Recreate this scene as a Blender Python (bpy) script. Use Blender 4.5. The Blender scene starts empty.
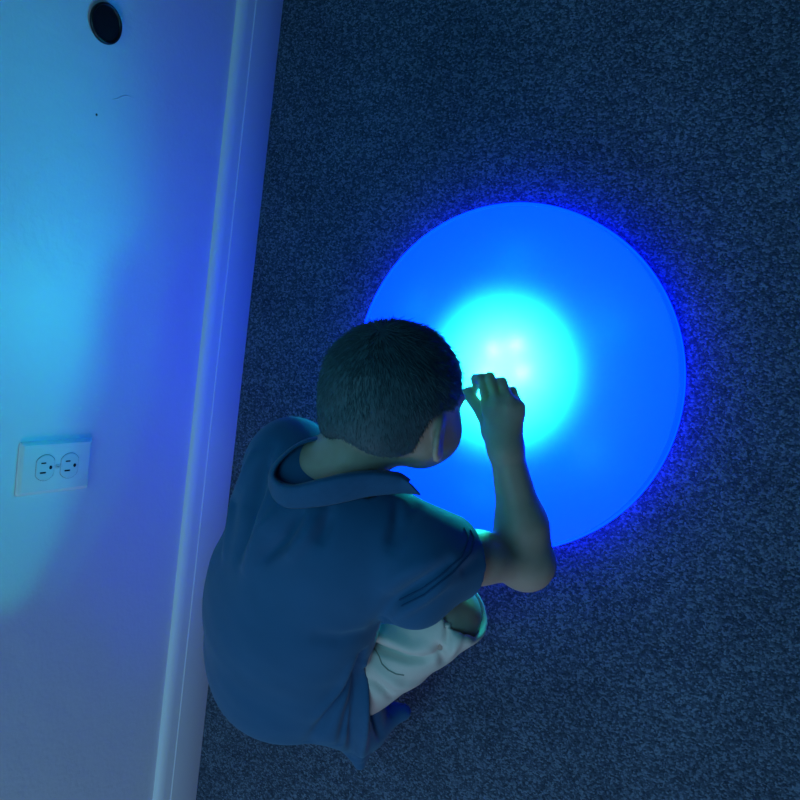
import bpy, math, random
import numpy as np
from mathutils import Matrix, Vector

random.seed(7)
rng = np.random.default_rng(11)
scn = bpy.context.scene
COL = scn.collection

# ------------------------------------------------------------------ camera model (fitted to wall plate, baseboard, lamp rim)
F, CA, CB, CC, CH, CD = 880.0, 0.50535, 0.16574, -0.02177, 1.14983, 0.9420
def _Ry(t): return np.array([[np.cos(t), 0, np.sin(t)], [0, 1, 0], [-np.sin(t), 0, np.cos(t)]])
def _Rz(t): return np.array([[np.cos(t), -np.sin(t), 0], [np.sin(t), np.cos(t), 0], [0, 0, 1]])
RC = _Rz(CB) @ _Ry(CA) @ _Rz(CC)           # columns: camera right, up, back
CAM = np.array([CD, 0.0, CH])
RIGHT, UP, BACK = RC[:, 0], RC[:, 1], RC[:, 2]

def at(px, py, z):
    """world point on height z seen at a photo position"""
    d = RC @ np.array([(px - 400) / F, -(py - 400) / F, -1.0])
    return CAM + d * ((z - CAM[2]) / d[2])

def nrm(v):
    v = np.asarray(v, float)
    return v / np.linalg.norm(v)

# ------------------------------------------------------------------ scene helpers
def prop(o, label=None, cat=None, group=None, kind=None):
    if label: o['label'] = label
    if cat: o['category'] = cat
    if group: o['group'] = group
    if kind: o['kind'] = kind
    return o

def empty(name, loc, label, cat):
    o = bpy.data.objects.new(name, None)
    o.empty_display_size = 0.05
    COL.objects.link(o)
    o.location = loc
    bpy.context.view_layer.update()
    return prop(o, label, cat)

def mesh_obj(name, V, Fc, mat, parent=None, smooth=True):
    """V in world coordinates"""
    me = bpy.data.meshes.new(name)
    V = np.asarray(V, float)
    if parent is not None:
        off = np.array(parent.matrix_world.translation) if parent.parent is None else np.array(parent.matrix_world.translation)
        V = V - off
    me.from_pydata(V.tolist(), [], Fc.tolist() if hasattr(Fc, 'tolist') else Fc)
    me.update()
    if smooth:
        me.polygons.foreach_set('use_smooth', [True] * len(me.polygons))
    me.materials.append(mat)
    o = bpy.data.objects.new(name, me)
    COL.objects.link(o)
    if parent is not None:
        o.parent = parent
    bpy.context.view_layer.update()
    return o

def fix_normals(o):
    import bmesh
    bm = bmesh.new(); bm.from_mesh(o.data)
    bmesh.ops.recalc_face_normals(bm, faces=bm.faces)
    bm.to_mesh(o.data); bm.free()
    return o

def auto_smooth(o, ang=35):
    import bmesh
    bm = bmesh.new(); bm.from_mesh(o.data)
    for e in bm.edges:
        if len(e.link_faces) == 2 and e.calc_face_angle(0) > math.radians(ang):
            e.smooth = False
    bm.to_mesh(o.data); bm.free()
    return o

# ------------------------------------------------------------------ materials
def mat(name):
    m = bpy.data.materials.new(name)
    m.use_nodes = True
    nt = m.node_tree
    nt.nodes.clear()
    out = nt.nodes.new('ShaderNodeOutputMaterial')
    return m, nt, out

def N(nt, t, **kw):
    n = nt.nodes.new(t)
    for k, v in kw.items():
        if k.startswith('i_'):
            n.inputs[k[2:].replace('_', ' ')].default_value = v
        else:
            setattr(n, k, v)
    return n

def principled(name, col, rough=0.6, spec=0.3, noise=None, bump=None, sss=None, sheen=None):
    m, nt, out = mat(name)
    b = N(nt, 'ShaderNodeBsdfPrincipled')
    b.inputs['Base Color'].default_value = (*col, 1)
    b.inputs['Roughness'].default_value = rough
    b.inputs['Specular IOR Level'].default_value = spec
    if sss:
        b.inputs['Subsurface Weight'].default_value = sss
        b.inputs['Subsurface Radius'].default_value = (1.0, 0.75, 0.45)
        b.inputs['Subsurface Scale'].default_value = 0.022
    if sheen:
        b.inputs['Sheen Weight'].default_value = sheen
        b.inputs['Sheen Roughness'].default_value = 0.5
    nt.links.new(b.outputs[0], out.inputs[0])
    tc = N(nt, 'ShaderNodeTexCoord')
    if noise:
        sc, amt = noise
        nz = N(nt, 'ShaderNodeTexNoise'); nz.inputs['Scale'].default_value = sc; nz.inputs['Detail'].default_value = 4
        nt.links.new(tc.outputs['Object'], nz.inputs['Vector'])
        mx = N(nt, 'ShaderNodeMixRGB')
        mx.inputs[1].default_value = (*[c * (1 - amt) for c in col], 1)
        mx.inputs[2].default_value = (*[min(1, c * (1 + amt)) for c in col], 1)
        nt.links.new(nz.outputs[0], mx.inputs[0])
        nt.links.new(mx.outputs[0], b.inputs['Base Color'])
    if bump:
        sc, st, dist = bump
        nz2 = N(nt, 'ShaderNodeTexNoise'); nz2.inputs['Scale'].default_value = sc; nz2.inputs['Detail'].default_value = 3
        nt.links.new(tc.outputs['Object'], nz2.inputs['Vector'])
        bp = N(nt, 'ShaderNodeBump'); bp.inputs['Strength'].default_value = st; bp.inputs['Distance'].default_value = dist
        nt.links.new(nz2.outputs[0], bp.inputs['Height'])
        nt.links.new(bp.outputs[0], b.inputs['Normal'])
    return m

SKIN = principled('skin', (0.44, 0.31, 0.25), 0.5, 0.35, noise=(60, .10), bump=(400, .08, .001), sss=.85)
SHIRT = principled('shirt_cotton', (0.020, 0.092, 0.205), 0.85, 0.15, noise=(25, .10), bump=(1400, .25, .0008), sheen=.15)
COLLAR = principled('collar_knit', (0.018, 0.085, 0.190), 0.85, 0.15, noise=(120, .12), bump=(900, .3, .0008), sheen=.15)
STITCH = principled('stitch_thread', (0.010, 0.055, 0.135), 0.9, 0.1)
SHORTS = principled('shorts_twill', (0.58, 0.53, 0.48), 0.85, 0.15, noise=(40, .10), bump=(1100, .2, .0008))
HAIR = principled('hair_teal', (0.045, 0.085, 0.105), 0.55, 0.3, noise=(150, .45))  # dark brown hair with the blue-green light put into its base colour
EYE = principled('eye_white', (0.7, 0.7, 0.7), 0.2, 0.5)
SHOE = principled('shoe_canvas', (0.05, 0.055, 0.07), 0.8, 0.2, noise=(80, .2))
SOLE = principled('shoe_sole', (0.5, 0.5, 0.48), 0.7, 0.2)
PLATE = principled('white_plastic', (0.78, 0.79, 0.80), 0.32, 0.5)
RECEP = principled('receptacle_plastic', (0.72, 0.73, 0.74), 0.38, 0.5)
DARK = principled('dark_slot', (0.01, 0.01, 0.012), 0.6, 0.2)
SCREW = principled('painted_screw', (0.66, 0.66, 0.66), 0.35, 0.5)
BLACK = principled('black_plastic', (0.008, 0.009, 0.012), 0.35, 0.4)
TRIM = principled('trim_paint', (0.78, 0.78, 0.81), 0.5, 0.3, bump=(60, .05, .002))

def wall_material():
    m, nt, out = mat('painted_plaster')
    b = N(nt, 'ShaderNodeBsdfPrincipled')
    b.inputs['Roughness'].default_value = 0.42
    b.inputs['Specular IOR Level'].default_value = 0.42
    tc = N(nt, 'ShaderNodeTexCoord')
    geo = N(nt, 'ShaderNodeNewGeometry')
    # orange-peel roller texture
    n1 = N(nt, 'ShaderNodeTexNoise'); n1.inputs['Scale'].default_value = 170; n1.inputs['Detail'].default_value = 3
    n2 = N(nt, 'ShaderNodeTexNoise'); n2.inputs['Scale'].default_value = 22; n2.inputs['Detail'].default_value = 3
    nt.links.new(geo.outputs['Position'], n1.inputs['Vector']); nt.links.new(geo.outputs['Position'], n2.inputs['Vector'])
    # curved trowel strokes around a centre low on the wall, fading away from it
    mp = N(nt, 'ShaderNodeVectorMath', operation='SUBTRACT'); mp.inputs[1].default_value = (0, 0.09, 0.33)
    nt.links.new(geo.outputs['Position'], mp.inputs[0])
    wv = N(nt, 'ShaderNodeTexWave', wave_type='RINGS', rings_direction='SPHERICAL')
    wv.inputs['Scale'].default_value = 22; wv.inputs['Distortion'].default_value = 3.0; wv.inputs['Detail'].default_value = 2
    wv.inputs['Detail Scale'].default_value = 6
    nt.links.new(mp.outputs[0], wv.inputs['Vector'])
    ln = N(nt, 'ShaderNodeVectorMath', operation='LENGTH')
    off = N(nt, 'ShaderNodeVectorMath', operation='SUBTRACT'); off.inputs[1].default_value = (0, 0.10, 0.445)
    nt.links.new(geo.outputs['Position'], off.inputs[0]); nt.links.new(off.outputs[0], ln.inputs[0])
    fall = N(nt, 'ShaderNodeMapRange'); fall.inputs['From Min'].default_value = 0.03; fall.inputs['From Max'].default_value = 0.15
    fall.inputs['To Min'].default_value = 0.14; fall.inputs['To Max'].default_value = 0.0
    nt.links.new(ln.outputs['Value'], fall.inputs['Value'])
    mul = N(nt, 'ShaderNodeMath', operation='MULTIPLY')
    nt.links.new(wv.outputs['Fac'], mul.inputs[0]); nt.links.new(fall.outputs[0], mul.inputs[1])
    a1 = N(nt, 'ShaderNodeMath', operation='MULTIPLY_ADD'); a1.inputs[1].default_value = 0.9
    nt.links.new(n2.outputs[0], a1.inputs[0]); nt.links.new(mul.outputs[0], a1.inputs[2])
    a2 = N(nt, 'ShaderNodeMath', operation='MULTIPLY_ADD'); a2.inputs[1].default_value = 0.30
    nt.links.new(n1.outputs[0], a2.inputs[0]); nt.links.new(a1.outputs[0], a2.inputs[2])
    bp = N(nt, 'ShaderNodeBump'); bp.inputs['Strength'].default_value = 0.35; bp.inputs['Distance'].default_value = 0.004
    nt.links.new(a2.outputs[0], bp.inputs['Height']); nt.links.new(bp.outputs[0], b.inputs['Normal'])
    # old nail hole
    hp = N(nt, 'ShaderNodeVectorMath', operation='DISTANCE'); hp.inputs[1].default_value = (0, 0.227, 0.336)
    nt.links.new(geo.outputs['Position'], hp.inputs[0])
    hr = N(nt, 'ShaderNodeMapRange'); hr.inputs['From Min'].default_value = 0.0012; hr.inputs['From Max'].default_value = 0.0022
    nt.links.new(hp.outputs['Value'], hr.inputs['Value'])
    mx = N(nt, 'ShaderNodeMixRGB'); mx.inputs[1].default_value = (0.03, 0.03, 0.03, 1); mx.inputs[2].default_value = (0.76, 0.77, 0.80, 1)
    nt.links.new(hr.outputs[0], mx.inputs[0]); nt.links.new(mx.outputs[0], b.inputs['Base Color'])
    nt.links.new(b.outputs[0], out.inputs[0])
    return m

def carpet_material():
    m, nt, out = mat('loop_carpet')
    b = N(nt, 'ShaderNodeBsdfPrincipled')
    b.inputs['Roughness'].default_value = 0.9
    b.inputs['Specular IOR Level'].default_value = 0.12
    geo = N(nt, 'ShaderNodeNewGeometry')
    mpn = N(nt, 'ShaderNodeMapping'); mpn.inputs['Scale'].default_value = (0.8, 1.0, 1.0)
    nt.links.new(geo.outputs['Position'], mpn.inputs['Vector'])
    n1 = N(nt, 'ShaderNodeTexNoise'); n1.inputs['Scale'].default_value = 620; n1.inputs['Detail'].default_value = 3; n1.inputs['Roughness'].default_value = .75
    n3 = N(nt, 'ShaderNodeTexNoise'); n3.inputs['Scale'].default_value = 9; n3.inputs['Detail'].default_value = 4
    v = N(nt, 'ShaderNodeTexVoronoi'); v.inputs['Scale'].default_value = 420
    for n in (n1, n3, v): nt.links.new(mpn.outputs[0], n.inputs['Vector'])
    sx = N(nt, 'ShaderNodeSeparateColor'); nt.links.new(v.outputs['Color'], sx.inputs[0])
    av = N(nt, 'ShaderNodeMath', operation='MULTIPLY_ADD'); av.inputs[1].default_value = .42
    hf = N(nt, 'ShaderNodeMath', operation='MULTIPLY'); hf.inputs[1].default_value = .58
    nt.links.new(n1.outputs[0], hf.inputs[0]); nt.links.new(sx.outputs[0], av.inputs[0]); nt.links.new(hf.outputs[0], av.inputs[2])
    cr = N(nt, 'ShaderNodeValToRGB')
    e = cr.color_ramp.elements
    e[0].position = 0.22; e[0].color = (0.024, 0.032, 0.052, 1)
    e[1].position = 0.80; e[1].color = (0.19, 0.24, 0.34, 1)
    x = cr.color_ramp.elements.new(0.50); x.color = (0.062, 0.081, 0.126, 1)
    nt.links.new(av.outputs[0], cr.inputs[0])
    mx = N(nt, 'ShaderNodeMixRGB', blend_type='MULTIPLY'); mx.inputs[0].default_value = 0.35
    cr2 = N(nt, 'ShaderNodeValToRGB'); cr2.color_ramp.elements[0].position = .35; cr2.color_ramp.elements[0].color = (.55, .55, .6, 1)
    cr2.color_ramp.elements[1].position = .65; cr2.color_ramp.elements[1].color = (1.2, 1.2, 1.2, 1)
    nt.links.new(n3.outputs[0], cr2.inputs[0])
    nt.links.new(cr.outputs[0], mx.inputs[1]); nt.links.new(cr2.outputs[0], mx.inputs[2])
    nt.links.new(mx.outputs[0], b.inputs['Base Color'])
    ad = N(nt, 'ShaderNodeMath', operation='SUBTRACT')
    nt.links.new(av.outputs[0], ad.inputs[0]); nt.links.new(v.outputs['Distance'], ad.inputs[1])
    bp = N(nt, 'ShaderNodeBump'); bp.inputs['Strength'].default_value = 0.6; bp.inputs['Distance'].default_value = 0.002
    nt.links.new(ad.outputs[0], bp.inputs['Height']); nt.links.new(bp.outputs[0], b.inputs['Normal'])
    nt.links.new(b.outputs[0], out.inputs[0])
    return m

def diffuser_material(name, transp, emit, grazing=False, milk=.38):
    """milky plastic: passes most light scattered, a little straight through; lit edge-on by the LED strip inside"""
    m, nt, out = mat(name)
    tl = N(nt, 'ShaderNodeBsdfTranslucent'); tl.inputs[0].default_value = (milk, milk, milk, 1)
    df = N(nt, 'ShaderNodeBsdfDiffuse'); df.inputs[0].default_value = (0.03, 0.04, 0.05, 1)
    tr = N(nt, 'ShaderNodeBsdfTransparent')
    gl = N(nt, 'ShaderNodeBsdfGlossy'); gl.inputs['Roughness'].default_value = 0.35
    em = N(nt, 'ShaderNodeEmission'); em.inputs[0].default_value = (*emit, 1); em.inputs[1].default_value = 1.0
    m1 = N(nt, 'ShaderNodeMixShader'); m1.inputs[0].default_value = 0.20
    nt.links.new(tl.outputs[0], m1.inputs[1]); nt.links.new(df.outputs[0], m1.inputs[2])
    m2 = N(nt, 'ShaderNodeMixShader'); m2.inputs[0].default_value = transp
    if grazing:
        # plastic sheet: less gets straight through at a shallow angle
        lw = N(nt, 'ShaderNodeLayerWeight'); lw.inputs['Blend'].default_value = .5
        mr = N(nt, 'ShaderNodeMapRange'); mr.interpolation_type = 'SMOOTHSTEP'
        mr.inputs['From Min'].default_value = .84; mr.inputs['From Max'].default_value = .47
        mr.inputs['To Min'].default_value = 0.0; mr.inputs['To Max'].default_value = transp
        nt.links.new(lw.outputs['Facing'], mr.inputs['Value']); nt.links.new(mr.outputs[0], m2.inputs[0])
    nt.links.new(m1.outputs[0], m2.inputs[1]); nt.links.new(tr.outputs[0], m2.inputs[2])
    m3 = N(nt, 'ShaderNodeMixShader'); m3.inputs[0].default_value = 0.012
    nt.links.new(m2.outputs[0], m3.inputs[1]); nt.links.new(gl.outputs[0], m3.inputs[2])
    ad = N(nt, 'ShaderNodeAddShader')
    nt.links.new(m3.outputs[0], ad.inputs[0]); nt.links.new(em.outputs[0], ad.inputs[1])
    nt.links.new(ad.outputs[0], out.inputs[0])
    return m

# ------------------------------------------------------------------ setting
def box(name, lo, hi, m, parent=None):
    (x0, y0, z0), (x1, y1, z1) = lo, hi
    V = [(x0,y0,z0),(x1,y0,z0),(x1,y1,z0),(x0,y1,z0),(x0,y0,z1),(x1,y0,z1),(x1,y1,z1),(x0,y1,z1)]
    Fc = [(0,3,2,1),(4,5,6,7),(0,1,5,4),(1,2,6,5),(2,3,7,6),(3,0,4,7)]
    return mesh_obj(name, V, Fc, m, parent, smooth=False)

Y0, Y1, X1 = -2.6, 3.0, 3.4
prop(box('floor', (-0.0, Y0, -0.05), (X1, Y1, 0.0), carpet_material()), kind='structure')
prop(box('wall_left', (-0.12, Y0, -0.05), (0.0, Y1, 2.45), wall_material()), kind='structure')

# moulded baseboard, extruded along the wall
prof = [(0, 0.0), (0.0135, 0.0), (0.0140, 0.0015), (0.0140, 0.078), (0.0137, 0.0800), (0.0128, 0.0812), (0.0126, 0.0828),
        (0.0122, 0.0980), (0.0108, 0.1060), (0.0082, 0.1115), (0.0062, 0.1140), (0.0040, 0.1156), (0.0, 0.1160)]
V, Fc = [], []
for y in (Y0, Y1):
    V += [(x, y, z * .0918 / .1140) for x, z in prof]
n = len(prof)
for i in range(n - 1):
    Fc.append((i, i + 1, n + i + 1, n + i))
Fc.append(tuple(range(n - 1, -1, -1))); Fc.append(tuple(range(n, 2 * n)))
bb = mesh_obj('baseboard_left', V, Fc, TRIM)
fix_normals(bb); auto_smooth(bb, 28)
prop(bb, kind='structure')

# ------------------------------------------------------------------ wall outlet (stands 37 cm up the wall)
OY, OZ = -0.2359, 0.3511
outlet = empty('wall_outlet', (0, OY, OZ), 'white double power outlet with rectangular cover plate on the painted wall', 'outlet')

def rrect_loop(w, h, r, n=5):
    pts = []
    for cx, cy, a0 in ((w/2-r, h/2-r, 0), (-w/2+r, h/2-r, 90), (-w/2+r, -h/2+r, 180), (w/2-r, -h/2+r, 270)):
        for k in range(n + 1):
            a = math.radians(a0 + 90 * k / n)
            pts.append((cx + r * math.cos(a), cy + r * math.sin(a)))
    return pts
def stack(name, loops, m, parent, base, cap=True, ang=40):
    """loops: list of (list of (y,z), x) rising off the wall; closed with a cap"""
    V, Fc = [], []
    n = len(loops[0][0])
    for pts, x in loops:
        V += [(base[0] + x, base[1] + p[0], base[2] + p[1]) for p in pts]
    for k in range(len(loops) - 1):
        for i in range(n):
            j = (i + 1) % n
            Fc.append((k*n+i, k*n+j, (k+1)*n+j, (k+1)*n+i))
    Fc.append(tuple(range((len(loops)-1)*n, len(loops)*n)))
    Fc.append(tuple(range(n - 1, -1, -1)))
    o = mesh_obj(name, V, Fc, m, parent)
    fix_normals(o); auto_smooth(o, ang)
    return o
PW, PH = 0.0699, 0.1143
stack('cover_plate', [(rrect_loop(PW, PH, .003), 0), (rrect_loop(PW, PH, .003), .0022), (rrect_loop(PW-.0030, PH-.0030, .0028), .0042),
                      (rrect_loop(PW-.0090, PH-.0090, .0022), .0058)], PLATE, outlet, (0, OY, OZ), ang=25)
def recep_loop(r, flat, n=40):
    pts = []
    for k in range(n):
        a = 2 * math.pi * k / n
        pts.append((r * math.cos(a), max(-flat, min(flat, r * math.sin(a)))))
    return pts
for s in (1, -1):
    bz = OZ + s * 0.01945
    rc = stack('receptacle', [(recep_loop(.0172, .0143), 0.003), (recep_loop(.0172, .0143), .0062), (recep_loop(.0165, .0137), .0068)],
               RECEP, outlet, (0, OY, bz))
    # thin dark gap around the face
    ring = []
    lo, li = recep_loop(.0176, .0146), recep_loop(.0171, .0142)
    nn = len(lo)
    V = [(0.0060, OY + p[0], bz + p[1]) for p in lo] + [(0.0060, OY + p[0], bz + p[1]) for p in li] \
        + [(0.0050, OY + p[0], bz + p[1]) for p in lo] + [(0.0050, OY + p[0], bz + p[1]) for p in li]
    Fc = []
    for i in range(nn):
        j = (i + 1) % nn
        Fc += [(i, j, nn+j, nn+i), (2*nn+j, 2*nn+i, 3*nn+i, 3*nn+j), (i, 2*nn+i, 2*nn+j, j), (nn+j, 3*nn+j, 3*nn+i, nn+i)]
    g = mesh_obj('face_gap', V, Fc, DARK, rc); fix_normals(g)
    for dy, w, h in ((0.0064, .0018, .0078), (-0.0064, .0022, .0092)):
        stack('slot', [(rrect_loop(w, h, .0006, 2), .0062), (rrect_loop(w, h, .0006, 2), .0070)], DARK, rc, (0, OY + dy, bz + .0035))
    gr = [(0.0026*math.cos(a), 0.0026*math.sin(a) if math.sin(a) < 0 else .0020*math.sin(a)) for a in [2*math.pi*k/20 for k in range(20)]]
    stack('ground_hole', [(gr, .0062), (gr, .0070)], DARK, rc, (0, OY, bz - .0078))
cir = lambda r, n=24: [(r*math.cos(2*math.pi*k/n), r*math.sin(2*math.pi*k/n)) for k in range(n)]
sc_ = stack('screw', [(cir(.0033), .0055), (cir(.0033), .0064), (cir(.0024), .0072)], SCREW, outlet, (0, OY, OZ))
stack('screw_slot', [(rrect_loop(.0006, .0046, .0002, 1), .0070), (rrect_loop(.0006, .0046, .0002, 1), .00735)], DARK, sc_, (0, OY, OZ))

# ------------------------------------------------------------------ black round cap on the wall
GY, GZ = 0.3425, 0.3365
cap = empty('cable_grommet', (0, GY, GZ), 'small round black grommet set into the wall above the baseboard', 'grommet')
o = stack('face_plate', [(cir(.0225, 48), 0), (cir(.0225, 48), .0030), (cir(.010, 48), .0036)], BLACK, cap, (0, GY, GZ))
V, Fc = [], []
nr, ns = 56, 10
for i in range(nr):
    a = 2 * math.pi * i / nr
    for k in range(ns):
        b = 2 * math.pi * k / ns
        r = 0.0235 + 0.0022 * math.cos(b); x = 0.0025 + 0.0030 * math.sin(b)
        V.append((x, GY + r * math.cos(a), GZ + r * math.sin(a)))
for i in range(nr):
    for k in range(ns):
        Fc.append((i*ns+k, ((i+1) % nr)*ns+k, ((i+1) % nr)*ns+(k+1) % ns, i*ns+(k+1) % ns))
fix_normals(mesh_obj('rim', V, Fc, BLACK, cap))

# small ridge of paint beside the nail hole
pts = [at(112, 99, 0) for _ in range(0)]
def wallpt(px, py, x=0.0):
    d = RC @ np.array([(px - 400) / F, -(py - 400) / F, -1.0])
    return CAM + d * ((x - CAM[0]) / d[0])
ridge = [wallpt(*p) for p in ((112, 99.5), (117, 99), (121, 97), (126, 95.5), (130, 97), (134, 98.5))]
V, Fc = [], []
for i, c in enumerate(ridge):
    t = nrm(ridge[min(i+1, len(ridge)-1)] - ridge[max(i-1, 0)])
    sdv = np.cross(t, [1, 0, 0])
    w = 0.0012 * math.sin(math.pi * (i + .6) / (len(ridge) + .2))
    V += [c - sdv * w, c + np.array([w * .8, 0, 0]), c + sdv * w]
for i in range(len(ridge) - 1):
    for k in range(3):
        Fc.append((i*3+k, i*3+(k+1) % 3, i*3+3+(k+1) % 3, i*3+3+k))
WALLP = principled('wall_paint', (0.76, 0.77, 0.80), 0.42, 0.42)
fix_normals(mesh_obj('paint_ridge', V, Fc, WALLP, bpy.data.objects['wall_left']))

# ------------------------------------------------------------------ round floor light
LX, LY, LR = 0.4866, -0.0478, 0.2371
lamp = empty('floor_light', (LX, LY, 0), 'large round floor light glowing blue with a bright cyan centre on the carpet', 'light')
def lathe(name, prof, m, parent, n=128, closed=False):
    V, Fc = [], []
    for r, z in prof:
        for i in range(n):
            a = 2 * math.pi * i / n
            V.append((LX + r * math.cos(a), LY + r * math.sin(a), z))
    for k in range(len(prof) - 1):
        for i in range(n):
            j = (i + 1) % n
            Fc.append((k*n+i, k*n+j, (k+1)*n+j, (k+1)*n+i))
    o = mesh_obj(name, V, Fc, m, parent)
    return fix_normals(o)
APEX, RIMZ = 0.072, 0.030
def dome_z(r): return RIMZ + (APEX - RIMZ) * (1 - (r / LR) ** 2)
BLUE_EMIT = (0.0, 0.066, 2.3)
DIFF = diffuser_material('milky_diffuser', 0.38, BLUE_EMIT, True)
RIMM = diffuser_material('milky_rim', 0.35, (0.0, 0.09, 11.0), milk=.03)
cap_prof = [(0.0006, APEX)] + [(LR * t, dome_z(LR * t)) for t in np.linspace(.05, .984, 24)]
lathe('diffuser', cap_prof, DIFF, lamp)
rim_prof = [(LR * .984, dome_z(LR * .984)), (LR * .988, RIMZ + .0030), (LR * .994, RIMZ + .0026), (LR * .999, RIMZ + .0005), (LR, RIMZ - .004),
            (LR, .010), (LR * .995, .004), (LR * .985, .0015)]
lathe('rim', rim_prof, RIMM, lamp)
TRAY = principled('lamp_tray', (0.02, 0.02, 0.022), 0.8, 0.1)
lathe('base_tray', [(0.0006, .006), (LR * .955, .006), (LR * .965, .010), (LR * .968, RIMZ + .001), (LR * .980, RIMZ), (LR * .982, .008), (LR * .982, .001), (0.0006, .001)], TRAY, lamp)  # dark raised wall added to block the rim glow inside the dome

# its LEDs (lamps inside the housing)
def point(name, loc, col, watts, rad):
    l = bpy.data.lights.new(name, 'POINT')
    l.color = col; l.energy = watts; l.shadow_soft_size = rad
    o = bpy.data.objects.new(name, l); COL.objects.link(o)
    o.location = Vector(loc) - Vector((LX, LY, 0)); o.parent = lamp
    return o
CX, CY = at(502, 371, 0.065)[:2]
point('cyan_led', (CX, CY, 0.056), (0.0, 1.0, 0.60), 1.6, 0.008)
sp = bpy.data.lights.new('lens_led', 'SPOT'); sp.color = (0.02, 1.0, 0.74); sp.energy = 12.6; sp.shadow_soft_size = .012
sp.spot_size = math.radians(146); sp.spot_blend = .5
so = bpy.data.objects.new('lens_led', sp); COL.objects.link(so); so.parent = lamp
so.location = (CX - LX, CY - LY, .018); so.rotation_euler = (math.pi, 0, 0)
for px, py in ((497, 350), (525, 373), (519, 346), (488, 378)):
    p_ = at(px, py, 0.06)
    point('white_led', (p_[0], p_[1], 0.060), (1.0, 0.9, 0.85), 0.014, 0.004)
for k in range(6):
    a = math.radians(60 * k + 30)
    point('blue_led', (LX + .15 * math.cos(a), LY + .15 * math.sin(a), 0.022), (0.0, 0.010, 1.0), 1.2, 0.012)

# ------------------------------------------------------------------ implicit surfaces
class Field:
    def __init__(s, lo, hi, h):
        s.lo = np.array(lo, float); s.h = h
        s.n = np.ceil((np.array(hi) - s.lo) / h).astype(int) + 1
        s.d = np.full(s.n, 1.0, np.float32)
    def sub(s, lo, hi):
        a = np.clip(np.floor((np.array(lo) - s.lo) / s.h).astype(int), 0, s.n)
        b = np.clip(np.ceil((np.array(hi) - s.lo) / s.h).astype(int) + 1, 0, s.n)
        sl = tuple(slice(i, j) for i, j in zip(a, b))
        ax = [(s.lo[i] + s.h * np.arange(a[i], b[i])).astype(np.float32) for i in range(3)]
        return sl, np.meshgrid(*ax, indexing='ij', sparse=True)
    def full(s):
        return s.sub(s.lo, s.lo + s.h * (s.n - 1))
    def union(s, prim, k=0.0):
        fn, lo, hi = prim
        mg = max(k, .004) + .02
        sl, P = s.sub(np.array(lo) - mg, np.array(hi) + mg)
        if 0 in s.d[sl].shape: return
        e = fn(P).astype(np.float32); d = s.d[sl]
        if k > 0:
            h = np.maximum(k - np.abs(d - e), 0) / k
            s.d[sl] = np.minimum(d, e) - h * h * k * .25
        else:
            s.d[sl] = np.minimum(d, e)
    def cut(s, prim, k=0.0):
        fn, lo, hi = prim
        mg = max(k, .004) + .01
        sl, P = s.sub(np.array(lo) - mg, np.array(hi) + mg)
        if 0 in s.d[sl].shape: return
        e = -fn(P).astype(np.float32); d = s.d[sl]
        if k > 0:
            h = np.maximum(k - np.abs(d - e), 0) / k
            s.d[sl] = np.maximum(d, e) + h * h * k * .25
        else:
            s.d[sl] = np.maximum(d, e)
    def mesh(s):
        d = s.d
        neg = d < 0
        nx, ny, nz = d.shape
        cnt = np.zeros((nx-1, ny-1, nz-1), np.int8)
        for i in (0, 1):
            for j in (0, 1):
                for k in (0, 1):
                    cnt += neg[i:nx-1+i, j:ny-1+j, k:nz-1+k]
        act = (cnt > 0) & (cnt < 8)
        idx = np.argwhere(act)
        vid = np.full(act.shape, -1, np.int64); vid[act] = np.arange(len(idx))
        C = [[[d[idx[:, 0]+i, idx[:, 1]+j, idx[:, 2]+k].astype(np.float64) for k in (0, 1)] for j in (0, 1)] for i in (0, 1)]
        acc = np.zeros((len(idx), 3)); c = np.zeros(len(idx))
        crn = [(i, j, k) for i in (0, 1) for j in (0, 1) for k in (0, 1)]
        for a in crn:
            for ax in range(3):
                if a[ax] == 1: continue
                b = list(a); b[ax] = 1; b = tuple(b)
                da, db = C[a[0]][a[1]][a[2]], C[b[0]][b[1]][b[2]]
                m = (da < 0) != (db < 0)
                t = np.where(m, da / np.where(m, da - db, 1), 0)
                p = np.tile(np.array(a, float), (len(idx), 1)); p[:, ax] += t
                acc[m] += p[m]; c[m] += 1
        V = s.lo + s.h * (idx + acc / c[:, None])
        quads = []
        for ax in range(3):
            sl0 = [slice(None)] * 3; sl1 = [slice(None)] * 3
            sl0[ax] = slice(0, -1); sl1[ax] = slice(1, None)
            ch = neg[tuple(sl0)] != neg[tuple(sl1)]
            e = np.argwhere(ch)
            o1, o2 = (ax + 1) % 3, (ax + 2) % 3
            ok = (e[:, o1] > 0) & (e[:, o2] > 0) & (e[:, o1] < d.shape[o1]-1) & (e[:, o2] < d.shape[o2]-1)
            e = e[ok]
            def vv(da, db):
                q = e.copy(); q[:, o1] -= da; q[:, o2] -= db
                return vid[q[:, 0], q[:, 1], q[:, 2]]
            Q = np.stack([vv(1, 1), vv(0, 1), vv(0, 0), vv(1, 0)], 1)
            fl = ~neg[e[:, 0], e[:, 1], e[:, 2]]
            Q[fl] = Q[fl][:, ::-1]
            quads.append(Q)
        return V, np.concatenate(quads)

def largest(V, Q):
    """keep the biggest connected shell"""
    lab = np.arange(len(V))
    while True:
        m = lab[Q].min(1)
        new = lab.copy()
        for k in range(4): np.minimum.at(new, Q[:, k], m)
        new = new[new]
        if (new == lab).all(): break
        lab = new
    u, c = np.unique(lab, return_counts=True)
    keep = lab == u[c.argmax()]
    mp = np.cumsum(keep) - 1
    Q = Q[keep[Q[:, 0]]]
    return V[keep], mp[Q]

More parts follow.
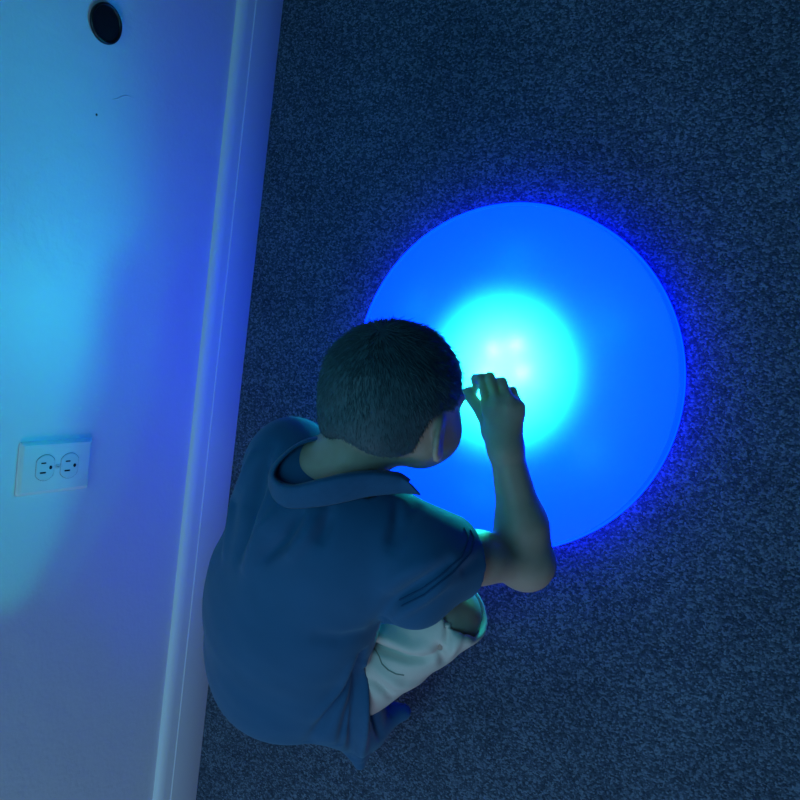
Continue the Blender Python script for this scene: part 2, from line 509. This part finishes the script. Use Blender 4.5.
def relax(V, Q, it=2, lam=.5):
    for _ in range(it):
        s = np.zeros_like(V); c = np.zeros(len(V))
        for k in range(4):
            a, b = Q[:, k], Q[:, (k+1) % 4]
            np.add.at(s, a, V[b]); np.add.at(s, b, V[a])
            np.add.at(c, a, 1); np.add.at(c, b, 1)
        V = V + lam * (s / np.maximum(c, 1)[:, None] - V)
    return V

def rcone(a, b, ra, rb):
    a = np.array(a, float); b = np.array(b, float); ba = b - a; L2 = ba @ ba
    def fn(P):
        px, py, pz = P[0]-a[0], P[1]-a[1], P[2]-a[2]
        t = np.clip((px*ba[0] + py*ba[1] + pz*ba[2]) / L2, 0, 1)
        return np.sqrt((px-t*ba[0])**2 + (py-t*ba[1])**2 + (pz-t*ba[2])**2) - (ra + (rb-ra)*t)
    r = max(ra, rb)
    return fn, np.minimum(a, b) - r, np.maximum(a, b) + r
def ellip(c, M, r):
    """M columns: axes"""
    c = np.array(c, float); r = np.array(r, float)
    ext = np.sqrt(((M * r) ** 2).sum(1))
    def fn(P):
        q = [(P[0]-c[0]), (P[1]-c[1]), (P[2]-c[2])]
        l = [q[0]*M[0, i] + q[1]*M[1, i] + q[2]*M[2, i] for i in range(3)]
        k0 = np.sqrt(sum((l[i]/r[i])**2 for i in range(3)))
        k1 = np.sqrt(sum((l[i]/r[i]**2)**2 for i in range(3))) + 1e-9
        return k0*(k0-1)/k1
    return fn, c - ext, c + ext
def halfspace(c, n, lo, hi):
    """inside = behind the plane (n points out)"""
    c = np.array(c, float); n = nrm(n)
    def fn(P): return (P[0]-c[0])*n[0] + (P[1]-c[1])*n[1] + (P[2]-c[2])*n[2]
    return fn, np.array(lo, float), np.array(hi, float)
def frame(y, zhint):
    """columns x,y,z: y along the given axis, z near the hint"""
    y = nrm(y); x = nrm(np.cross(y, zhint)); z = np.cross(x, y)
    return np.stack([x, y, z], 1)
ID = np.eye(3)

# ------------------------------------------------------------------ the boy: joints
VIEW = -BACK
HU = nrm(0.20 * RIGHT + 0.95 * UP + 0.10 * BACK)              # crown direction of the bowed head
HF = 0.66 * RIGHT + 0.75 * VIEW; HF = nrm(HF - HU * (HF @ HU))  # face: down towards the lamp
HR = np.cross(HF, HU)
HM = np.stack([HR, HF, HU], 1)
HC = at(395, 391, 0.335)                                      # centre of the cranium
HSC = 0.90
def hl(x, y, z): return HC + HSC * (HM @ np.array([x, y, z], float))  # head-local point

NECK = at(340, 470, 0.350)
SHL, SHR = at(292, 461, 0.332), at(422, 553, 0.312)
PELV = at(305, 668, 0.195)
HIPL, HIPR = PELV + np.array([-.055, .01, -.02]), PELV + np.array([.055, .0, -.02])
KNR = at(447, 615, 0.215); KNL = np.array([.275, -.305, .215])
ANR = np.array([.425, -.425, .060]); ANL = np.array([.285, -.425, .060])
ELR = at(527, 562, 0.170); WRR = at(506, 450, 0.200)
ELL = np.array([.305, -.225, .135]); WRL = np.array([.345, -.110, .084])

boy = empty('person', (float(PELV[0]), float(PELV[1]) + .05, 0),
            'child in a blue polo shirt and grey shorts squatting over the glowing floor light', 'person')

H = 0.0022
B = Field((.10, -.68, -.006), (.76, .14, .52), H)
def U(prim, k=.02): B.union(prim, k)
# torso
TA = NECK - PELV; SP = nrm(SHR - SHL)
MID = PELV + TA * .5 + nrm(np.cross(SP, TA)) * .015
TM = np.stack([nrm(SP - nrm(TA) * (SP @ nrm(TA))), nrm(TA), np.cross(nrm(SP - nrm(TA) * (SP @ nrm(TA))), nrm(TA))], 1)
if TM[2, 2] < 0: TM[:, 2] *= -1
DORS = TM[:, 2]                                               # towards the back
def tl(x, y, z): return PELV + TM @ np.array([x, y, z])
LT = np.linalg.norm(TA)
U(ellip(tl(-.010, 0, 0), TM, (.084, .072, .076)), .03)
U(ellip(tl(-.012, LT*.40, .010), TM, (.080, .105, .066)), .03)
U(ellip(tl(-.004, LT*.72, .008), TM, (.092, .095, .066)), .03)
U(rcone(SHL, SHR, .036, .036), .03)
U(rcone(NECK - DORS*.01, hl(0, -.022, -.035), .036, .034), .02)
U(rcone(at(314, 474, .342), at(345, 462, .345), .034, .036), .02)
# head
U(ellip(hl(0, -.006, .004), HM, (.0625, .079, .066)), .015)
U(ellip(hl(0, .030, -.033), HM, (.050, .050, .047)), .03)
U(ellip(hl(0, .060, -.064), HM, (.024, .020, .017)), .025)
for s in (1, -1):
    U(ellip(hl(s*.034, .056, -.044), HM, (.022, .026, .026)), .02)      # cheeks
    U(rcone(hl(s*.038, .020, -.056), hl(s*.014, .058, -.069), .013, .012), .02)   # jaw
    U(rcone(hl(s*.012, .080, .004), hl(s*.044, .068, .006), .007, .006), .01)  # brow
    B.cut(ellip(hl(s*.030, .088, -.016), HM, (.014, .010, .009)), .008)
U(rcone(hl(0, .082, -.008), hl(0, .095, -.035), .006, .010), .010)       # nose
for s in (1, -1): U(ellip(hl(s*.009, .087, -.038), HM, (.008, .009, .006)), .005)
U(ellip(hl(0, .082, -.053), HM, (.019, .008, .0045)), .004)              # lips
U(ellip(hl(0, .080, -.060), HM, (.016, .008, .005)), .004)
# ears: helix rim, lobe and a bowl
EM = {}
for s in (1, -1):
    e0 = hl(s*.069, .014, -.039)
    ax = nrm(HM @ np.array([s*.45, -.88, .10]))                # how the ear stands off
    upv = nrm(HM @ np.array([0, -.18, .98])); nn_ = nrm(np.cross(ax, upv))
    M = np.stack([ax, upv, nn_], 1)
    U(ellip(e0 + ax*.007, M, (.0125, .0215, .0055)), .006)
    B.cut(ellip(e0 + ax*.009 + nn_*(.006 if nn_ @ HR * s > 0 else -.006), M, (.0065, .013, .004)), .004)
    U(ellip(e0 + ax*.003 - upv*.0175, M, (.0075, .0085, .005)), .006)
# right arm
U(rcone(SHR, SHR + (ELR-SHR)*.5, .034, .027), .025)
U(rcone(SHR + (ELR-SHR)*.5, ELR, .027, .0255), .02)
U(ellip(ELR + nrm(ELR-WRR)*.004, ID, (.0265, .0265, .0265)), .02)
fm = ELR + (WRR-ELR)*.33 + np.array([.002, 0, 0])
U(rcone(ELR, fm, .0265, .0275), .02)
U(rcone(fm, WRR, .0275, .0185), .02)
# left arm
U(rcone(SHL, ELL, .036, .026), .025)
U(rcone(ELL, ELL + (WRL-ELL)*.35, .025, .026), .02)
U(rcone(ELL + (WRL-ELL)*.35, WRL, .026, .019), .02)

def hand(wrist, fingers, thumb, kn_r=.0078, fr=.0058):
    """fingers: list of joint chains starting at the knuckle"""
    for ch in fingers:
        U(rcone(wrist, ch[0], .0160, kn_r), .009)
    for i in range(len(fingers) - 1):
        U(rcone(fingers[i][0] + (wrist - fingers[i][0])*.15, fingers[i+1][0] + (wrist - fingers[i+1][0])*.15, .0082, .0080), .005)
    U(rcone(wrist, thumb[0], .0150, .0125), .012)
    for n_, ch in enumerate(fingers):
        r0 = fr * (1 - .06 * (n_ == 3) * 1.5)
        rr = [r0 * 1.05, r0, r0 * .93, r0 * .80]
        for i in range(len(ch) - 1):
            B.union(rcone(ch[i], ch[i+1], rr[i], rr[i+1]), .0022)
    rr = [.0112, .0082, .0068, .0058]
    for i in range(len(thumb) - 1):
        B.union(rcone(thumb[i], thumb[i+1], rr[i], rr[i+1]), .005)
P_ = lambda L: [at(*q) for q in L]
hand(WRR, [P_([(487, 404, .204), (481.5, 378.5, .206), (475.5, 378.5, .196), (476, 387, .186)]),
           P_([(497, 400, .207), (490, 377, .206), (486.5, 378, .188), (486, 384, .174)]),
           P_([(509, 400, .205), (502, 382, .201), (497.5, 382, .184), (495, 388, .172)]),
           P_([(519, 407, .198), (512.5, 391, .193), (508, 390, .178), (504, 394, .168)])],
     P_([(492, 432, .192), (482.5, 412, .188), (468, 393.5, .184), (473.5, 391, .178)]))
# left hand lying on the lamp
fd = nrm(np.array([.06, 1.0, -.10])); sd = np.array([1.0, -.1, .0]); dn = np.array([0, 0, -1.0])
K0 = WRL + fd * .050
lf = []
for i, off in enumerate((.020, .007, -.006, -.018)):
    k = K0 + sd * off - fd * (abs(off - .004) * .25)
    L = (.024, .027, .024, .019)[i]
    a = k + nrm(fd + sd*off*3 - dn*.25) * L
    b_ = a + nrm(fd + sd*off*2 + dn*.05) * L * .6
    c_ = b_ + nrm(fd + dn*.3) * L * .45
    lf.append([k, a, b_, c_])
t0 = WRL + fd*.020 + sd*.016
hand(WRL, lf, [t0, t0 + fd*.018 + sd*.018, t0 + fd*.036 + sd*.026 + dn*.008, t0 + fd*.048 + sd*.028 + dn*.012])
# legs
for hp, kn, an in ((HIPR, KNR, ANR), (HIPL, KNL, ANL)):
    U(rcone(hp, kn, .044, .033), .03)
    U(ellip(kn, ID, (.0345, .0345, .0345)), .015)
    cf = kn + (an-kn)*.35
    U(rcone(kn, cf, .033, .035), .02)
    U(rcone(cf, an, .035, .021), .02)
    fw = nrm(np.array([.12 if hp is HIPR else -.05, 1, 0]))
    U(rcone(an, an - fw*.012 + np.array([0, 0, -.034]), .024, .022), .015)
    U(rcone(an + np.array([0, 0, -.020]), an + fw*.105 + np.array([0, 0, -.046]), .024, .014), .015)
V, Q = largest(*B.mesh())
V = relax(V, Q, 1, .4)
body = mesh_obj('body', V, Q, SKIN, boy)

# eyes
for s in (1, -1):
    V, Fc = [], []
    c = hl(s*.030, .0765, -.016); n1, n2 = 16, 10
    for i in range(n2 + 1):
        for j in range(n1):
            th, ph = math.pi*i/n2, 2*math.pi*j/n1
            V.append(c + .0105*np.array([math.sin(th)*math.cos(ph), math.sin(th)*math.sin(ph), math.cos(th)]))
    for i in range(n2):
        for j in range(n1):
            Fc.append((i*n1+j, (i+1)*n1+j, (i+1)*n1+(j+1) % n1, i*n1+(j+1) % n1))
    mesh_obj('eye', V, Fc, EYE, boy)

# ------------------------------------------------------------------ noise helper for cloth
def vnoise(P, scale, seed):
    """smooth pseudo noise from summed sines"""
    r = np.random.default_rng(seed); out = 0
    for _ in range(5):
        k = r.normal(size=3); k = k / np.linalg.norm(k) * scale * r.uniform(.6, 1.5); ph = r.uniform(0, 6.28)
        out = out + np.sin(P[0]*k[0] + P[1]*k[1] + P[2]*k[2] + ph)
    return out / 5

# ------------------------------------------------------------------ hair: cap over the cranium plus short strands
HD = Field(HC - .125, HC + .125, .0022)
sl, P = HD.full()
q = [P[0]-HC[0], P[1]-HC[1], P[2]-HC[2]]
lx, ly, lz = [(q[0]*HM[0, i] + q[1]*HM[1, i] + q[2]*HM[2, i]) / HSC for i in range(3)]
HD.union(ellip(hl(0, -.006, .004), HM, (.0625, .079, .066)))
HD.union(ellip(hl(0, -.040, -.045), HM, (.041, .035, .040)), .03)
dh = HD.d - (.0045 + .0012*vnoise(P, 160, 3))
yb = np.where(lz > -.005, .030 + .75*(lz+.005), .030 + .2*(lz+.005))
g1 = (ly - yb) * .8
g2 = (-.066 + .006*np.cos(lx*60)) - lz
ear = np.sqrt((ly - .012)**2 + ((lz + .034)*.85)**2) - .024
g3 = np.where(np.abs(lx) > .045, -ear, -1)
def smax(a, b, k):
    h = np.maximum(k - np.abs(a-b), 0)/k
    return np.maximum(a, b) + h*h*k*.25
HD.d = smax(smax(smax(dh, g1, .008), g2, .012), g3, .006).astype(np.float32)
V, Q = largest(*HD.mesh())
V = relax(V, Q, 2, .4)
# strands rooted on the cap
tri = np.concatenate([Q[:, [0, 1, 2]], Q[:, [0, 2, 3]]])
e1, e2 = V[tri[:, 1]] - V[tri[:, 0]], V[tri[:, 2]] - V[tri[:, 0]]
nn = np.cross(e1, e2); ar = np.linalg.norm(nn, axis=1); nn = nn / (ar[:, None] + 1e-12)
cen = V[tri].mean(1); loc = (cen - HC) @ HM / HSC
outw = ((cen - HC) * nn).sum(1) > 0
w = ar * outw * (np.linalg.norm(loc - np.array([0, -.006, .004]), axis=1) > .055)
NS = 17000
pick = rng.choice(len(tri), NS, p=w/w.sum())
u1, u2 = rng.random(NS), rng.random(NS); m_ = u1+u2 > 1; u1[m_], u2[m_] = 1-u1[m_], 1-u2[m_]
root = V[tri[pick, 0]] + u1[:, None]*e1[pick] + u2[:, None]*e2[pick] - nn[pick]*.001
nr_ = nn[pick]; lroot = (root - HC) @ HM / HSC
whorl = HC + HM @ np.array([.012, -.070, .050])
flow = root - whorl
flow = flow + (HM @ np.array([0, .0, -.05]))[None] * (lroot[:, 1:2] < -.02)
flow -= (flow*nr_).sum(1)[:, None]*nr_
flow /= np.linalg.norm(flow, axis=1)[:, None] + 1e-9
flow += .16*rng.normal(size=flow.shape)
dirv = flow + nr_*(.13 + .10*rng.random((NS, 1))); dirv /= np.linalg.norm(dirv, axis=1)[:, None]
ln_ = (.0065 + .008*np.clip((lroot[:, 2]+.06)/.12, 0, 1)) * rng.uniform(.7, 1.2, NS)
mid = root + dirv*ln_[:, None]*.55
tip = mid + nrm_rows if False else mid + (dirv - nr_*.12)*ln_[:, None]*.5
side = np.cross(dirv, nr_); side /= np.linalg.norm(side, axis=1)[:, None] + 1e-9
wd = .00042
SV = np.stack([root - side*wd, root + side*wd, mid - side*wd*.8 , mid + side*wd*.8, mid + nr_*wd, tip, root + nr_*wd], 1).reshape(-1, 3)
base = len(V) + 7*np.arange(NS)[:, None]
faces = Q.tolist()
faces += (base + np.array([0, 2, 4, 6])).tolist() + (base + np.array([6, 4, 3, 1])).tolist()
faces += (base + np.array([2, 5, 4])).tolist() + (base + np.array([4, 5, 3])).tolist()
mesh_obj('hair', np.concatenate([V, SV]), faces, HAIR, boy)

# ------------------------------------------------------------------ creases and ridges pressed into cloth
from mathutils.bvhtree import BVHTree
def sculpt(V, Q, FOLDS, gain):
    VN = np.zeros_like(V)
    fa = np.cross(V[Q[:, 2]] - V[Q[:, 0]], V[Q[:, 3]] - V[Q[:, 1]])
    for k in range(4): np.add.at(VN, Q[:, k], fa)
    VN /= np.linalg.norm(VN, axis=1)[:, None] + 1e-12
    disp = np.zeros(len(V))
    for pts, amp, wid in FOLDS:
        L = polyline(pts)
        if len(L) < 2: continue
        best = np.full(len(V), 9.0); tt = np.zeros(len(V))
        idx = np.where(np.abs(V - L.mean(0)).max(1) < np.abs(L - L.mean(0)).max() + .04)[0]
        for i in range(len(L) - 1):
            a, b = L[i], L[i+1]; ba = b - a; den = ba @ ba + 1e-12
            t = np.clip(((V[idx] - a) @ ba) / den, 0, 1)
            dd = np.linalg.norm(V[idx] - a - t[:, None]*ba, axis=1)
            m = dd < best[idx]
            best[idx[m]] = dd[m]; tt[idx[m]] = (i + t[m]) / (len(L) - 1)
        disp += gain * amp * np.exp(-(best / wid) ** 2) * np.sin(np.pi * np.clip(tt*.9 + .08, 0, 1)) ** .6
    toward = nrm(CAM - np.array([.35, -.4, .3]))     # both faces of the cloth move together
    VN[(VN @ toward) < 0] *= -1
    V = V + VN * disp[:, None]
    return relax(V, Q, 1, .4)

# ------------------------------------------------------------------ polo shirt
def fold(P, c, axis, fan, amp, width, lam, reach, sharp=1.0):
    """ridge lines radiating from c"""
    return 0
S = Field((.08, -.74, .02), (.72, -.06, .46), .0026)
def SU(prim, k=.03): S.union(prim, k)
SU(ellip(tl(-.026, -.01, .006), TM, (.106, .098, .100)), .03)
SU(ellip(tl(-.031, LT*.22, .018), TM, (.107, .115, .092)), .04)
SU(ellip(tl(-.016, LT*.45, .026), TM, (.113, .118, .086)), .04)
SU(ellip(tl(0, LT*.74, .014), TM, (.112, .095, .078)), .04)
SU(rcone(SHL + DORS*.002, SHR + DORS*.002, .045, .045), .035)
# shirt tail hanging over the right side of the seat
SU(rcone(at(320, 672, .24), at(364, 726, .11), .053, .034), .03)
SU(rcone(at(350, 690, .21), at(362, 722, .14), .034, .030), .03)
SU(rcone(at(335, 700, .20), at(360, 740, .06), .050, .024), .02)
SU(rcone(at(360, 718, .13), at(403, 712, .110), .028, .011), .02)
SU(rcone(at(352, 730, .10), at(360, 764, .065), .022, .008), .012)
# sleeves: short, wide
hemR = SHR + (ELR - SHR)*.36
SU(rcone(SHR, hemR + nrm(ELR-SHR)*.03, .042, .0435), .03)
SU(rcone(SHR + np.array([-.005, -.05, -.01]), hemR + np.array([-.022, -.024, .012]), .036, .032), .03)
hemL = SHL + (ELL - SHL)*.45
SU(rcone(SHL, hemL + nrm(ELL-SHL)*.03, .043, .043), .03)
sl, P = S.full()
S.d += (.0016*vnoise(P, 55, 5) + .0008*vnoise(P, 120, 8)).astype(np.float32)
def cyl_cut(c, n, rad, L):
    c = np.array(c); n = nrm(n)
    def fn(P):
        px, py, pz = P[0]-c[0], P[1]-c[1], P[2]-c[2]
        t = px*n[0]+py*n[1]+pz*n[2]
        r = np.sqrt(np.maximum((px-t*n[0])**2+(py-t*n[1])**2+(pz-t*n[2])**2, 0))
        return np.maximum(np.maximum(-t, t-L), r-rad)
    return fn, c - rad - L, c + rad + L
# hollow cloth, open at neck, sleeves and below
full = S.d.copy()
S.d = np.maximum(full, -(full + .006))
aR = nrm(nrm(ELR-SHR) + .25*np.array([0, 1, 0])); aL = nrm(ELL-SHL)
S.cut(cyl_cut(hemR, aR, .080, .10))
S.cut(cyl_cut(hemL, aL, .065, .10))
S.cut(cyl_cut(NECK + (hl(0, -.02, -.04)-NECK)*.12, hl(0, -.02, -.04)-NECK, .050, .12))
S.cut(halfspace((.4, -.6, .048), (0, .25, 1), (0, -.8, 0), (.8, 0, .12)))
V, Q = largest(*S.mesh())
V = relax(V, Q, 3, .5)

bvh = BVHTree.FromPolygons(V.tolist(), Q.tolist())
def hit(px, py, lift=0.0):
    d = nrm(RC @ np.array([(px - 400) / F, -(py - 400) / F, -1.0]))
    r = bvh.ray_cast(Vector(CAM.tolist()), Vector(d.tolist()))
    if r[0] is None: return None
    return np.array(r[0]) + np.array(r[1]) * (lift if r[1].dot(Vector(d.tolist())) < 0 else -lift)
def polyline(pts, lift=0.0, step=6):
    out = []
    for (a, b), (c, d) in zip(pts[:-1], pts[1:]):
        n_ = max(1, int(math.hypot(c-a, d-b) / step))
        for k in range(n_):
            h_ = hit(a + (c-a)*k/n_, b + (d-b)*k/n_, lift)
            if h_ is not None: out.append(h_)
    h_ = hit(*pts[-1], lift)
    if h_ is not None: out.append(h_)
    return np.array(out)
# folds: creases (negative) and ridges (positive) lying on the cloth, as 3-D lines
FOLDS = [
  ([(362,655),(345,690),(322,725),(304,748)], -.0075, .0075), ([(356,660),(334,700),(316,722)], .004, .008),
  ([(361,660),(352,700),(340,745)], -.0075, .006), ([(360,665),(356,710),(350,758)], -.008, .006), ([(359,668),(348,725)], .005, .007),
  ([(365,665),(372,700),(381,738)], -.007, .006), ([(363,665),(363,710),(362,760)], .007, .007), ([(369,672),(392,712)], -.004, .006),
  ([(300,515),(284,540),(262,560)], -.006, .007), ([(318,514),(304,538),(286,560)], .004, .008), ([(330,512),(318,545)], -.004, .007),
  ([(266,470),(250,510),(236,560)], -.007, .009), ([(280,508),(262,530),(244,575)], .005, .009), ([(252,455),(236,500),(224,560)], .004, .008),
  ([(272,448),(258,472),(244,510)], -.005, .007),
  ([(418,506),(402,530),(388,556)], -.003, .008), ([(398,505),(396,522),(388,545)], -.004, .006),
  ([(448,566),(420,586),(392,604),(376,626)], -.006, .009), ([(458,578),(425,600),(395,618)], .005, .009), ([(430,560),(405,572),(382,592)], .003, .010),
  ([(478,560),(440,592),(400,622)], -.003, .009),
  ([(372,632),(340,640),(310,636)], -.003, .012),
]
V = sculpt(V, Q, FOLDS, 1.7)
shirt = mesh_obj('polo_shirt', V, Q, SHIRT, boy)
bvh = BVHTree.FromPolygons(V.tolist(), Q.tolist())

def tube(name, pts, r, m, parent, n=6):
    pts = np.array(pts); V, Fc = [], []
    for i, c in enumerate(pts):
        t = nrm(pts[min(i+1, len(pts)-1)] - pts[max(i-1, 0)])
        u = nrm(np.cross(t, [.3, .2, .9])); w = np.cross(t, u)
        for k in range(n):
            a = 2*math.pi*k/n
            V.append(c + r*(u*math.cos(a) + w*math.sin(a)))
    for i in range(len(pts)-1):
        for k in range(n):
            Fc.append((i*n+k, i*n+(k+1) % n, (i+1)*n+(k+1) % n, (i+1)*n+k))
    Fc.append(tuple(range(n-1, -1, -1))); Fc.append(tuple(range((len(pts)-1)*n, len(pts)*n)))
    return fix_normals(mesh_obj(name, V, Fc, m, parent))
for pts in ([(464,528),(468.5,538),(461,557),(440,576),(422,589),(400,600)], [(470,530),(474,538),(470,553),(452,573),(424,595),(402,606)]):
    L = polyline(pts, .0003, 4)
    if len(L) > 2: tube('hem_stitch', L, .0010, STITCH, shirt)

# collar: stand, fold and fall, lofted around the neck
outer = [(330,432),(318,436),(302,441),(284,453),(270,470),(269,490),(277,504),(290,509),(315,508),(340,504),(365,498),(390,495),(408,494),(422,496)]
inner = [(332,434),(321,439),(298,446),(279,463),(274,476),(281,484),(292,486.5),(300,485.5),(322,480),(345,475),(370,472.5),(392,474),(400,476),(409,482)]
def catmull(L, n=6):
    L = np.array(L, float); out = []
    for i in range(len(L)-1):
        p0, p1, p2, p3 = L[max(i-1, 0)], L[i], L[i+1], L[min(i+2, len(L)-1)]
        for k in range(n):
            t = k/n
            out.append(.5*((2*p1)+(-p0+p2)*t+(2*p0-5*p1+4*p2-p3)*t*t+(-p0+3*p1-3*p2+p3)*t**3))
    out.append(L[-1]); return np.array(out)
zo = []
for p in outer:
    h_ = hit(*p)
    zo.append(h_[2] + .004 if h_ is not None else None)
known = [(i, z) for i, z in enumerate(zo) if z is not None]
zo = np.interp(range(len(outer)), [k[0] for k in known], [k[1] for k in known])
zo = np.clip(zo, zo.mean() - .03, zo.mean() + .03)
zo = np.convolve(np.pad(zo, 1, 'edge'), [.25, .5, .25], 'valid')
O3 = catmull([at(*p, z) for p, z in zip(outer, zo)])
I3 = catmull([at(*p, z + .014) for p, z in zip(inner, zo)])
cen_ = I3.mean(0)
rows = []
for o_, i_ in zip(O3, I3):
    outv = nrm((o_ - i_)); 
    mid1 = i_*.5 + o_*.5 + BACK*.004
    st = i_ - BACK*.024 + nrm(i_ - cen_)*.002
    rows.append([st, i_*.35 + st*.65, i_ - nrm(i_-cen_)*.0005, i_ + BACK*.0022 + outv*.003, mid1, o_])
V, Fc = [], []
nc = len(rows[0])
for r in rows: V += r
for i in range(len(rows)-1):
    for k in range(nc-1):
        Fc.append((i*nc+k, i*nc+k+1, (i+1)*nc+k+1, (i+1)*nc+k))
col = fix_normals(mesh_obj('collar', V, Fc, COLLAR, shirt))
sm = col.modifiers.new('thick', 'SOLIDIFY'); sm.thickness = .0028; sm.offset = 0
ss = col.modifiers.new('soft', 'SUBSURF'); ss.levels = 1; ss.render_levels = 1

# ------------------------------------------------------------------ shorts
T = Field((.14, -.68, .01), (.70, -.18, .36), .0026)
T.union(ellip(tl(-.012, 0, 0), TM, (.086, .070, .074)), .03)
for hp, kn in ((HIPR, KNR), (HIPL, KNL)):
    T.union(rcone(hp, kn + nrm(kn-hp)*.075, .060, .0395), .025)
sl, P = T.full()
T.d += (.0022*vnoise(P, 80, 21) + .0012*vnoise(P, 170, 22)).astype(np.float32)
full = T.d.copy()
T.d = np.maximum(full, -(full + .007))
for hp, kn in ((HIPR, KNR), (HIPL, KNL)):
    ax = nrm(kn - hp)
    T.cut(cyl_cut(kn + ax*.026, ax, .085, .15), .003)
V, Q = largest(*T.mesh())
V = relax(V, Q, 2, .4)
bvh = BVHTree.FromPolygons(V.tolist(), Q.tolist())
SF = [([(366,640),(385,651),(407,660),(424,661),(438,655)], -.006, .0055), ([(372,634),(395,640),(415,648),(432,646)], .005, .009),
      ([(438,646),(445,664)], -.006, .006), ([(450,612),(447,632),(448,655)], -.004, .004), ([(444,660),(462,632)], .004, .008),
      ([(371,680),(393,699),(410,707)], -.004, .005), ([(376,668),(400,684),(424,684)], .004, .010), ([(462,612),(464,630),(470,645)], .003, .006)]
V = relax(V, Q, 3, .5)
V = sculpt(V, Q, SF, 1.8)
bvh = BVHTree.FromPolygons(V.tolist(), Q.tolist())
shorts = mesh_obj('shorts', V, Q, SHORTS, boy)
SEAM = principled('shorts_seam', (0.30, 0.285, 0.25), 0.9, 0.1)
for pts in ([(374,648),(379,656),(382,664),(388,670),(396,674),(404,675)],):
    L = polyline(pts, .0003, 4)
    if len(L) > 2: tube('seam', L, .0008, SEAM, shorts)

# ------------------------------------------------------------------ room ambient, overhead fill and side light
wd_ = bpy.data.worlds.new('room'); scn.world = wd_; wd_.use_nodes = True
bg = wd_.node_tree.nodes['Background']; bg.inputs[0].default_value = (0.10, 0.42, 1.0, 1); bg.inputs[1].default_value = 0.07
al = bpy.data.lights.new('overhead_fill', 'AREA'); al.shape = 'RECTANGLE'; al.size = .8; al.size_y = 1.4; al.energy = 12; al.color = (.16, .74, 1.0)  # added teal fill from overhead for hair and cloth, not a ceiling lamp
ao = bpy.data.objects.new('overhead_fill', al); COL.objects.link(ao); ao.location = (.62, -.5, 2.4)


bl = bpy.data.lights.new('side_light', 'AREA'); bl.shape = 'RECTANGLE'; bl.size = .9; bl.size_y = .9; bl.energy = 12.5; bl.color = (.50, .68, 1.0)
bo = bpy.data.objects.new('side_light', bl); COL.objects.link(bo); bo.location = (.95, -2.3, 1.15)
bo.rotation_euler = (Vector((.40, -.45, .2)) - bo.location).to_track_quat('-Z', 'Y').to_euler()

# ------------------------------------------------------------------ camera
cd = bpy.data.cameras.new('camera'); cd.sensor_width = 36; cd.sensor_fit = 'HORIZONTAL'; cd.lens = 36 * F / 800; cd.clip_start = .02
co = bpy.data.objects.new('camera', cd); COL.objects.link(co)
M = Matrix(RC.tolist()).to_4x4(); M.translation = Vector(CAM.tolist()); co.matrix_world = M
scn.camera = co
vs = scn.view_settings
scn.display_settings.display_device = 'sRGB'
vs.view_transform = 'Standard'; vs.look = 'None'; vs.exposure = 0; vs.gamma = 1; vs.use_curve_mapping = False
scn.cycles.use_denoising = True
